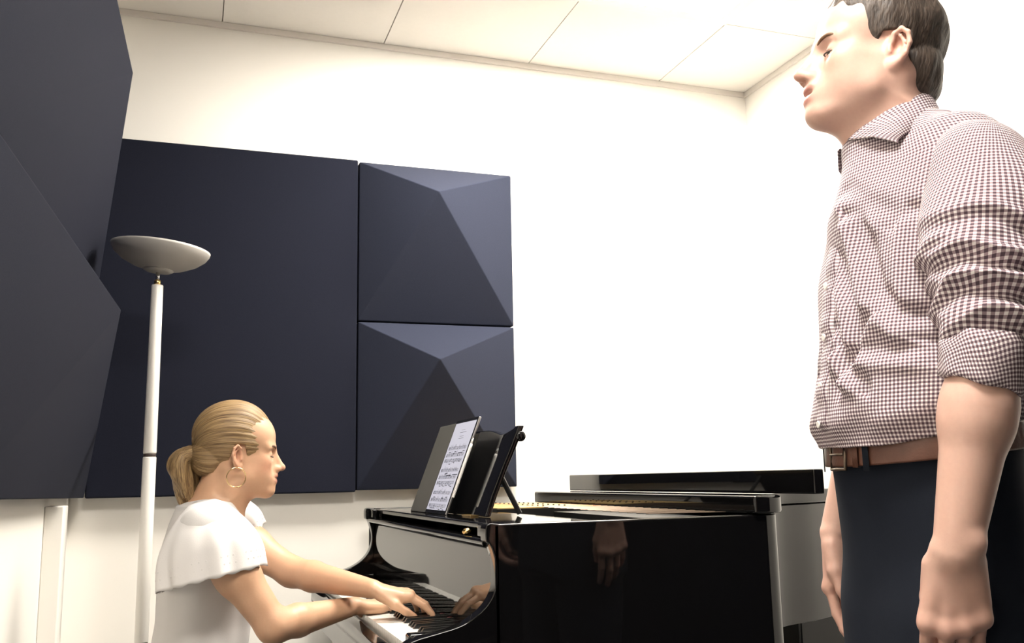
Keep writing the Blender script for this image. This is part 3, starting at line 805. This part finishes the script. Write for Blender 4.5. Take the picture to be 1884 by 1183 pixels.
    # ---- sleeves
    def sleeve(A, B, Cc, seed, sgn):
        S = Shape(); ax = (B-A)/np.linalg.norm(B-A); LN = float(np.linalg.norm(B-A))
        A2 = A-tl*sgn*.018+UZ*.012
        S.rc(A2, A+(B-A)*.35, .066, .078, .03); S.rc(A+(B-A)*.35, A+(B-A)*.86, .078, .060, .03); S.rc(A+(B-A)*.86, B-UZ*.004, .060, .046, .02)
        S.rc(A2-UZ*.02-tl*sgn*.0, A+(B-A)*.5-tl*sgn*.004, .066, .066, .03)
        ref = np.cross(ax, ef); ref /= np.linalg.norm(ref); oth = np.cross(ax, ref)
        wv = waves(seed, 45, 8); r = np.random.RandomState(seed)
        fl = [(.34, .55, .4, .011), (.46, -.5, 1.6, .010), (.55, .45, .2, .014), (.63, -.35, 1.2, .012), (.70, .4, .7, .015), (.79, -.45, .1, .013), (.87, .3, 1.1, .014), (.95, -.3, .5, .012)]
        def fold(P):
            q = P-A.astype(f4); tt = (q@ax.astype(f4))/LN; a = np.arctan2(q@oth.astype(f4), q@ref.astype(f4))
            d = .0022*wv(P)
            m0 = np.clip((tt-.22)/.25, 0, 1)
            for (t0, sl, ph, am) in fl:
                u = (tt-t0-.13*sl*np.sin(a+ph)-.025*np.sin(2*a+ph*3)-.012*np.sin(5*a+ph*7))*LN
                g = .55+.45*np.sin(a*1+ph*2.3)
                d = d-am*np.exp(-(u/.0085)**2)*g*m0+am*.5*np.exp(-((u-.017)/.010)**2)*g*m0
            return d.astype(f4)
        S.add(fold, (0, 0, 0), 99, .01, 'd')
        lo_ = np.minimum(np.minimum(A, B), Cc)-.11; hi_ = np.maximum(np.maximum(A, B), Cc)+.11; lo_[2] = B[2]-.10
        V, F = S.build(.0034, lo_, hi_)
        me = fast_mesh('sleeve', V, F)
        q = V-A; tt = q@ax; a = np.arctan2(q@np.cross(ax, -ef), q@-ef)
        attr_vec(me, 'weave', np.stack([a*.072, tt, 0*tt], 1)); link('sleeve', me, SHIRT, shirt)
        # rolled cuff: a flaring turned-up band
        ax2 = (Cc-B)/np.linalg.norm(Cc-B); r1 = np.cross(ax2, ef); r1 /= np.linalg.norm(r1); r2_ = np.cross(ax2, r1)
        o = B-ax2*.010; n = 72; V, F, UV = [], [], []
        prof = [(.000, .044), (-.003, .054), (.008, .0575), (.028, .0545), (.050, .0510), (.058, .0500), (.059, .0465), (.050, .044), (.02, .042)]
        for (d, rr) in prof:
            for i in range(n):
                w = 2*math.pi*i/n
                k = 1+.035*math.sin(3*w+1+seed)+.025*math.sin(7*w+d*60)+.02*math.sin(2*w+d*40)
                V.append(o+ax2*(d+.006*math.sin(w+1)+.002*math.sin(5*w)+.007*math.sin(2*w+seed)*(d < .02))+(r1*math.cos(w)+r2_*math.sin(w))*rr*k)
                UV.append((w*.06+d*.5, d-w*.02, 0))
        for k in range(len(prof)-1):
            for i in range(n):
                j = (i+1) % n; F.append((k*n+i, k*n+j, (k+1)*n+j, (k+1)*n+i))
        me = mesh('cuff', V, F, True); attr_vec(me, 'weave', np.array(UV)); link('cuff', me, SHIRT, shirt)
    sleeve(SH_L, EL_L, WR_L, 21, 1); sleeve(SH_R, EL_R, WR_R, 22, -1)
    # ---- collar: stand and folded leaf round the neck
    n = 64
    cb, cfz = Q(.046, -.012, 1.602), None
    def ring(a_, drop, out):
        # a_ in -pi..pi, 0 at the back of the neck; the collar dips towards the throat
        f = (1-math.cos(a_))/2
        cx = -math.cos(a_)*.064*1.0; cyy = math.sin(a_)*.066
        fwv = dirv(-math.cos(PHI*.8), -math.sin(PHI*.8)); lfv = dirv(math.sin(PHI*.8), -math.cos(PHI*.8))
        c = Q(-.012, -.010, 0)
        rad = 1+out/.065
        z = 1.628-.070*f**1.15-drop
        return c+fwv*(cx*rad)+lfv*cyy*rad+UZ*z
    V, F, UV = [], [], []
    rows = [(.030, .000), (.0, .001), (-.003, .004), (.001, .008), (.026, .0135), (.054, .021)]
    AA = np.linspace(-2.80, 2.80, n)
    for (dr, ou) in rows:
        for a_ in AA:
            f = abs(a_)/2.80
            lng = 1+.22*max(0, (f-.62)/.38)**1.3 if dr > .01 and ou > .005 else 1
            spread = 1-.36*(ou/.021)*max(0, (f-.5)/.5) if dr > .01 and ou > .005 else 1
            p = ring(a_*spread, dr*lng, ou*(1+1.1*f*(ou > .01)))
            V.append(p); UV.append((a_*.066+.001*0, (dr+ou)*1.0, 0))
    for k in range(len(rows)-1):
        for i in range(n-1): F.append((k*n+i, k*n+i+1, (k+1)*n+i+1, (k+1)*n+i))
    me = mesh('collar', V, F, True); attr_vec(me, 'weave', np.array(UV)); co = link('collar', me, SHIRT, shirt)
    sd = co.modifiers.new('thick', 'SOLIDIFY'); sd.thickness = .0022; sd.offset = 0
    # ---- placket and buttons on the front line
    S2 = S
    def front(z, off=0.0, dy=0.0):
        zz_ = z+.0125*min(1, max(0, (1.30-z)/.15))
        cf = np.interp(zz_, T[:, 0], T[:, 1]); a = np.interp(zz_, T[:, 0], T[:, 3])
        return man_org+tf*(cf+a+off)+tl*dy+UZ*z
    zs = np.linspace(1.112, 1.505, 60); V, F, UV = [], [], []
    for z in zs:
        wv = .0025*math.sin(z*55)+.0015*math.sin(z*130)
        for dy, of in ((-.017, -.002), (-.016, .006), (.0, .0075), (.016, .006), (.017, -.002)):
            V.append(front(z, of+wv, dy)); UV.append((dy, z, 0))
    for i in range(len(zs)-1):
        for k in range(4): F.append((i*5+k, i*5+k+1, i*5+k+6, i*5+k+5))
    me = mesh('placket', V, F, True); attr_vec(me, 'weave', np.array(UV)); link('placket', me, SHIRT, shirt)
    for z in (1.120, 1.178, 1.252, 1.332, 1.410, 1.478):
        V, F = lathe([(.0055, 0), (.0058, .0012), (.0052, .0024), (.0036, .0020)], 20, Vector(tf), Vector(front(z, .0085)))
        mk('button', V, F, MT['button'], shirt, True)
    # ---- belt, buckle, loops
    def beltpt(a_, z, off):
        cf, hx, hy_ = .004, .119+off, .169+off
        c, s = math.cos(a_), math.sin(a_); p = 2.25
        k = (abs(c)**p+abs(s)**p)**(-1/p)
        return man_org+tf*(cf+hx*c*k)+tl*(hy_*s*k)+UZ*(z+.019-.10*hx*c*k)
    n = 120; V, F = [], []
    rows = [(1.050, .002), (1.050, .0055), (1.053, .0065), (1.085, .0065), (1.088, .0055), (1.088, .002)]
    for (z, of) in rows:
        for i in range(n): V.append(beltpt(2*math.pi*i/n, z, of))
    for k in range(len(rows)-1):
        for i in range(n): j = (i+1) % n; F.append((k*n+i, k*n+j, (k+1)*n+j, (k+1)*n+i))
    belt = mk('belt', V, F, MT['leather'], t, True)
    P = []
    for a_, z in ((-.13, 1.047), (.15, 1.047), (.15, 1.091), (-.13, 1.091)): P.append(beltpt(a_, z, .010))
    P = [P[0], (P[0]+P[1])/2+tf*.003, P[1], (P[1]+P[2])/2, P[2], (P[2]+P[3])/2+tf*.003, P[3], (P[3]+P[0])/2]
    V, F = tube(P, .0026, 8, True); mk('buckle', V, F, MT['bronze'], belt, True)
    V, F = tube([beltpt(.13, 1.069, .011), beltpt(-.10, 1.069, .0125)], .0018, 8); mk('prong', V, F, MT['bronze'], belt, True)
    def loop(a0, a1, name, m, par, z0, z1, of):
        V, F = [], []
        A_ = np.linspace(a0, a1, 5)
        for z, o_ in ((z0, of-.006), (z0+.001, of), (z1-.001, of), (z1, of-.006)):
            for a_ in A_: V.append(beltpt(a_, z, o_))
        for k in range(3):
            for i in range(4): F.append((k*5+i, k*5+i+1, k*5+6+i, k*5+5+i))
        return mk(name, V, F, m, par, True)
    loop(.26, .335, 'belt_keeper', MT['leather'], belt, 1.048, 1.091, .0095)
    # ---- trousers
    S = Shape()
    S.loft([(.80, -.012, 0, .116, .172), (.88, -.010, 0, .114, .176), (.96, -.004, 0, .112, .174), (1.045, .002, 0, .113, .168), (1.099, .004, 0, .1165, .166)], man_org, tf, tl, .02, p=2.25, shear=.10, zs=1.4)
    for s in (-1, 1):
        hip = man_org+tl*s*.088-tf*.006
        S.rc(hip+UZ*.84, hip+tl*s*.01+UZ*.48+tf*.01, .094, .074, .05); S.rc(hip+tl*s*.01+UZ*.48+tf*.01, hip+tl*s*.015+UZ*.06-tf*.02, .074, .066, .03)
    wv = waves(31, 24, 8)
    S.add(lambda P: (.003*wv(P*np.array([1, 1, .4], f4))).astype(f4), (0, 0, 0), 99, .01, 'd')
    fl_ = lambda P: (.035-P[:, 2])
    S.add(fl_, (0, 0, 0), 99, .004, 'i')
    pts = np.array([Q(a, b, z) for a in (-.27, .27) for b in (-.27, .27) for z in (.02, 1.14)])
    V, F = S.build(.006, pts.min(0), pts.max(0)); tro = link('trousers', fast_mesh('trousers', V, F), MT['trous'], t)
    for a_ in (.40, 1.15, 2.1, -.40, -1.15): loop(a_, a_+.07, 'belt_loop', MT['trous'], tro, 1.042, 1.094, .0098)
    for s in (-1, 1):
        S = Shape(); c = man_org+tl*s*.103-tf*.02
        S.rc(c+UZ*.042, c+tf*.10+UZ*.036, .040, .040, .02); S.rc(c+tf*.08+UZ*.036, c+tf*.20+UZ*.028, .042, .030, .02); S.rc(c-tf*.03+UZ*.04, c+UZ*.085, .036, .04, .02)
        S.add(lambda P: -P[:, 2]+.001, (0, 0, 0), 99, .003, 'i')
        V, F = S.build(.006, c-.28, c+.28); link('shoe', fast_mesh('shoe', V, F), MT['shoe'], t)
build_man()
#@@WOMAN
# ------------------------------------------------------------------ the pianist (faces +x, her right side to the camera)
def build_woman():
    t = empty('person', (.02, 2.45, 0), 'seated blonde woman in white blouse playing the piano, hoop earring and ponytail', 'person')
    yc = 2.45
    H = Frame((.118, yc, 1.121), (math.cos(-.02), 0, math.sin(-.02)), (0, 0, 1), .93)
    S = Shape(); head(S, H, 1, 0)
    NB = np.array([.055, yc, .985])
    S.rc(H.p(-.030, 0, -.04), NB, .047, .052, .03)
    S.rc(H.p(.012, 0, -.080), (.095, yc, .965), .032, .036, .03)
    for s in (-1, 1): S.rc(H.p(-.022, s*.050, -.045), (.115, yc+s*.015, .955), .014, .011, .025)
    shR, elR, wrR = np.array([.045, 2.285, .945]), np.array([.198, 2.250, .728]), np.array([.405, 2.385, .744])
    shL, elL, wrL = np.array([.080, 2.615, .945]), np.array([.262, 2.500, .824]), np.array([.430, 2.285, .794])
    TOR = [(.479, .02, 0, .115, .17), (.60, .035, 0, .105, .145), (.72, .055, 0, .100, .135), (.82, .065, 0, .112, .148), (.90, .062, 0, .100, .150), (.955, .055, 0, .075, .120), (.99, .05, 0, .05, .06)]
    org = np.array([0, yc, 0.]); X_ = np.array([1., 0, 0]); Y_ = np.array([0, 1., 0])
    S.loft([(z, cf, cl, a*.9, b*.92) for z, cf, cl, a, b in TOR], org, X_, Y_, .05, p=2.1)
    for a, b, c in ((shR, elR, wrR), (shL, elL, wrL)):
        S.rc(NB-UZ*.040, a, .044, .042, .04)
        m = a+(b-a)*.45
        S.rc(a, m, .044, .046, .03); S.rc(m, b, .047, .036, .03)
        S.rc(b, b+(c-b)*.28, .036, .038, .02); S.rc(b+(c-b)*.28, c, .038, .0225, .010)
    hand(S, wrL, (.115, -.010, -.026), (.10, -.12, 1), (0, -1, 0), .95, (.30, .38, .42, .40), (.9, 1.1, .8), (.42, .30), .10)
    hand(S, wrR, (.10, .050, -.008), (.1, .1, 1), (0, 1, 0), .95, (.35, .4, .42, .42), (.9, 1.1, .8), (.5, .3), .06)
    for s in (-1, 1):
        S.rc((.03, yc+s*.085, .54), (.39, yc+s*.11, .49), .078, .058, .04)
        S.rc((.39, yc+s*.11, .49), (.40, yc+s*.11, .08), .060, .042, .03)
    V, F = S.build(.003, (-.2, 2.12, .04), (.68, 2.80, 1.30))
    me = fast_mesh('body', V, F)
    base = (.52, .31, .195)
    col = face_tint(V, H, base, (.36, .13, .10), (.50, .20, .13), 1)
    attr_col(me, 'tint', col); body = link('body', me, SKIN_W, t)
    eyes(body, H, -.45)
    for s in (-1, 1):
        strip(H, [(.0855, s*.0195, -.0030), (.0905, s*.027, -.0048), (.0895, s*.036, -.0052), (.082, s*.046, -.003)], .0017, 'eyelashes', MT['lash'], body)
        strip(H, [(.0975, s*.014, .0165), (.0955, s*.026, .0225), (.088, s*.040, .0245), (.078, s*.050, .0195)], .0028, 'eyebrow', MT['brow'], body)
    # hair: cap combed back
    S = Shape(); nz2 = waves(45, 40, 8)
    TIE = np.array([-.100, 0, .004])                    # where the ponytail is gathered, in head coordinates
    def strandang(q):
        d = q-TIE; return np.arctan2(d[:, 1], d[:, 2]+.0), np.sqrt((d*d).sum(1))
    rr_ = np.random.RandomState(3); ph = rr_.rand(12)*6.28; fr = rr_.randint(14, 60, 12)
    def hfn(P):
        q = H.inv(P)
        c = (q-np.array([-.016, 0, .050]))/np.array([.104, .0835, .099]); r = np.sqrt((c*c).sum(1)); d = (r-1)*.089
        lb = (q-np.array([-.070, 0, -.005]))/np.array([.056, .060, .058]); d = np.minimum(d, (np.sqrt((lb*lb).sum(1))-1)*.056)
        tm = (q-np.array([.008, 0, .036]))/np.array([.078, .0840, .078]); d = np.minimum(d, (np.sqrt((tm*tm).sum(1))-1)*.07)
        zf = np.interp(q[:, 0], [-.13, -.10, -.060, -.030, -.012, .014, .020, .036, .048, .058, .070, .084, .1], [-.060, -.062, -.058, -.030, .020, .022, -.010, -.004, .004, .018, .044, .074, .090])
        d = np.maximum(d, (zf-q[:, 2])*.8)
        a, rad = strandang(q)
        g = sum(np.sin(a*f_+p_+rad*8) for f_, p_ in zip(fr, ph))/3.
        return (d+.0011*g+.0016*nz2(P)).astype(f4)
    S.add(hfn, H.p(0, 0, .03), .17, .002)
    V, F = S.build(.0028, H.p(0, 0, .03)-.17, H.p(0, 0, .03)+.17)
    me = fast_mesh('hair', V, F); q = H.inv(V); a, rad = strandang(q)
    attr_vec(me, 'strand', np.stack([rad, np.cos(a)*.12, np.sin(a)*.12], 1)); hair = link('hair', me, HAIR_W, body)
    # ponytail: a bundle of locks
    S = Shape(); locks = []
    r = np.random.RandomState(9)
    tie = H.p(*TIE)
    ends = [(-.045, -.105), (-.060, -.085), (-.030, -.120), (-.052, -.125), (-.020, -.095), (-.068, -.060), (-.038, -.140), (-.055, -.105), (-.012, -.110)]
    for i, (ex, ez) in enumerate(ends):
        oy = r.uniform(-.022, .022)
        p0 = tie+np.array([.006, oy*.3, r.uniform(-.006, .006)])
        p1 = tie+np.array([-.022+ex*.35, oy*.8-.004, -.012+r.uniform(-.010, .012)])
        p2 = tie+np.array([ex*.95+.004, oy*1.2-.006, ez*.55]); p3 = tie+np.array([ex*.9+.012, oy*1.1-.006, ez*1.0])
        pts = smoothpath([p0, p1, p2, p3], 4); n = len(pts)
        for k in range(n-1):
            f1, f2 = k/(n-1), (k+1)/(n-1); rr = lambda f: .0125*math.sin(math.pi*(.22+.70*f))+.0012
            S.rc(pts[k], pts[k+1], rr(f1), rr(f2), .008)
        locks.append(pts)
    nz = waves(77, 330, 12)
    S.add(lambda P: (.0005*nz(P*np.array([.8, .8, .1], f4))).astype(f4), (0, 0, 0), 99, .01, 'd')
    V, F = S.build(.0028, tie-np.array([.12, .08, .19]), tie+np.array([.05, .08, .06]))
    me = fast_mesh('ponytail', V, F); best = np.full(len(V), 9.); co = np.zeros((len(V), 3))
    for i, pts in enumerate(locks):
        sl_ = 0
        for k in range(len(pts)-1):
            a0, a1 = pts[k], pts[k+1]; v = a1-a0; l2 = v@v; tt = np.clip(((V-a0)@v)/l2, 0, 1); o_ = V-a0-tt[:, None]*v; dd = np.sqrt((o_*o_).sum(1)); m = dd < best
            w_ = o_[:, 1]
            u_ = o_@np.cross(v/math.sqrt(l2), np.array([0, 1., 0]))
            co[m] = np.stack([(sl_+tt*math.sqrt(l2)), i*.31+u_, w_], 1)[m]; best = np.minimum(best, dd); sl_ += math.sqrt(l2)
    attr_vec(me, 'strand', co); link('ponytail', me, HAIR_W, hair)
    P = [tie+np.array([.002+.004*math.sin(w), .017*math.cos(w), .019*math.sin(w)]) for w in np.linspace(0, 2*math.pi, 25)[:-1]]
    V, F = tube(P, .0055, 8, True); mk('hair_tie', V, F, MT['tie'], hair, True)
    # loose strands at temple and nape
    # hoop earring
    c = H.p(-.006, -.088, -.036)+np.array([0, -.002, -.0225]); R_ = .0235
    P = [c+np.array([R_*math.cos(w)*.96, .004*math.cos(w), R_*math.sin(w)]) for w in np.linspace(0, 2*math.pi, 49)[:-1]]
    V, F = tube(P, .0013, 8, True); mk('hoop_earring', V, F, MT['goldring'], body, True)
    # ---- blouse
    S = Shape()
    S.loft([(z, cf-.006, cl, a*1.08, b*1.06) for z, cf, cl, a, b in TOR ], org, X_, Y_, .02, p=2.1)
    for a in (shR, shL): S.rc(NB-UZ*.040+X_*.005, a+UZ*.004, .056, .063, .05)
    wv, wv2 = waves(51, 34, 8), waves(52, 75, 8)
    S.add(lambda P: (.0032*wv(P*np.array([1, 1, .45], f4))+.0014*wv2(P*np.array([1, 1, .5], f4))).astype(f4), (0, 0, 0), 99, .01, 'd')
    S.rc((.050, yc, 1.065), (.122, yc, .972), .078, .024, .006, 's')
    V, F = S.build(.0036, (-.16, 2.15, .455), (.26, 2.75, 1.04))
    blo = link('blouse', fast_mesh('blouse', V, F), MT['blouse'], t)
    # flutter sleeves: flared shells that hang over the upper arms, with an embroidered hem
    for nm, a, b, s in (('R', shR, elR, -1), ('L', shL, elL, 1)):
        n = 140; V, F = [], []
        d = np.array([.12, s*.10, -1.]) if s < 0 else np.array([.45, s*.12, -.9]); d /= np.linalg.norm(d)
        e1 = np.cross(d, Y_*-1); e1 /= np.linalg.norm(e1); e2 = np.cross(d, e1)      # e1 forward-ish
        if e1[0] < 0: e1 = -e1
        if e2[1]*s < 0: e2 = -e2                                                     # e2 outward
        top = a+np.array([-.004, -s*.03, .068])
        L_ = .180 if s < 0 else .130
        rows = 22
        for k in range(rows+1):
            f = k/rows
            ru = .024+.092*math.sin(min(1, f*1.25)*math.pi/2)**.8*(1 if s < 0 else .72); rv = .018+.080*math.sin(min(1, f*1.5)*math.pi/2)**.8*(1 if s < 0 else .85)
            for i in range(n):
                w = 2*math.pi*i/n
                fold = 1+f**1.5*(.045*math.sin(9*w+1.3)+.03*math.sin(14*w+.4)+.02*math.sin(5*w))
                tilt = .010*math.cos(w)*f                           # the hem drops towards the back
                slide = (-.001 if s < 0 else -.012)*f
                V.append(top+d*(L_*f-tilt+.002*math.sin(18*w)*(k == rows))+e1*(ru*math.cos(w)*fold+slide)+e2*(rv*math.sin(w)*fold+.012*f))
        for k in range(rows):
            for i in range(n): j = (i+1) % n; F.append((k*n+i, k*n+j, (k+1)*n+j, (k+1)*n+i))
        F.append(tuple(range(n)))
        sl = mk('flutter_sleeve', V, F, MT['blouse'], blo, True)
        sd = sl.modifiers.new('thick', 'SOLIDIFY'); sd.thickness = .0016; sd.offset = 0
        # eyelet embroidery: a band of small raised rings near the hem
        parts = []
        for row, ft in ((19, 0), (17, .5)):
            for i in range(0, n, 3):
                if (i//3) % 4 == 3: continue
                p = Vector(V[row*n+(i+int(ft*3)) % n]); pn = Vector(V[row*n+(i+1) % n]); pu = Vector(V[(row+1)*n+i])
                nn = (pn-Vector(V[row*n+i])).cross(pu-Vector(V[row*n+i])); nn.normalize()
                if nn.dot(p-Vector(top+d*L_*row/rows)) < 0: nn = -nn
                parts.append(lathe([(.0008, .0008), (.0010, .0014), (.0016, .0014), (.0020, .0008)], 8, nn, p))
        Vp, Fp = join(parts); em = mk('eyelet_embroidery', Vp, Fp, MT['blouse'], sl); tag(em, kind='stuff')
    # trousers and shoes, below the picture
    S = Shape()
    for s in (-1, 1):
        S.rc((.01, yc+s*.080, .575), (.39, yc+s*.11, .515), .096, .070, .04); S.rc((.39, yc+s*.11, .515), (.40, yc+s*.11, .09), .070, .060, .03)
    S.add(lambda P: (.07-P[:, 2]), (0, 0, 0), 99, .004, 'i')
    V, F = S.build(.007, (-.15, 2.2, .05), (.52, 2.72, .70)); link('trousers', fast_mesh('trousers', V, F), MT['greyt'], t)
    for s in (-1, 1):
        S = Shape(); c = np.array([.39, yc+s*.11, 0]); S.rc(c+UZ*.05, c+X_*.14+UZ*.03, .042, .030, .02); S.rc(c+UZ*.05, c+UZ*.11, .042, .040, .02)
        S.add(lambda P: -P[:, 2]+.001, (0, 0, 0), 99, .003, 'i')
        V, F = S.build(.006, c-np.array([.08, .08, .02]), c+np.array([.22, .08, .17])); link('shoe', fast_mesh('shoe', V, F), MT['shoe'], t)
build_woman()
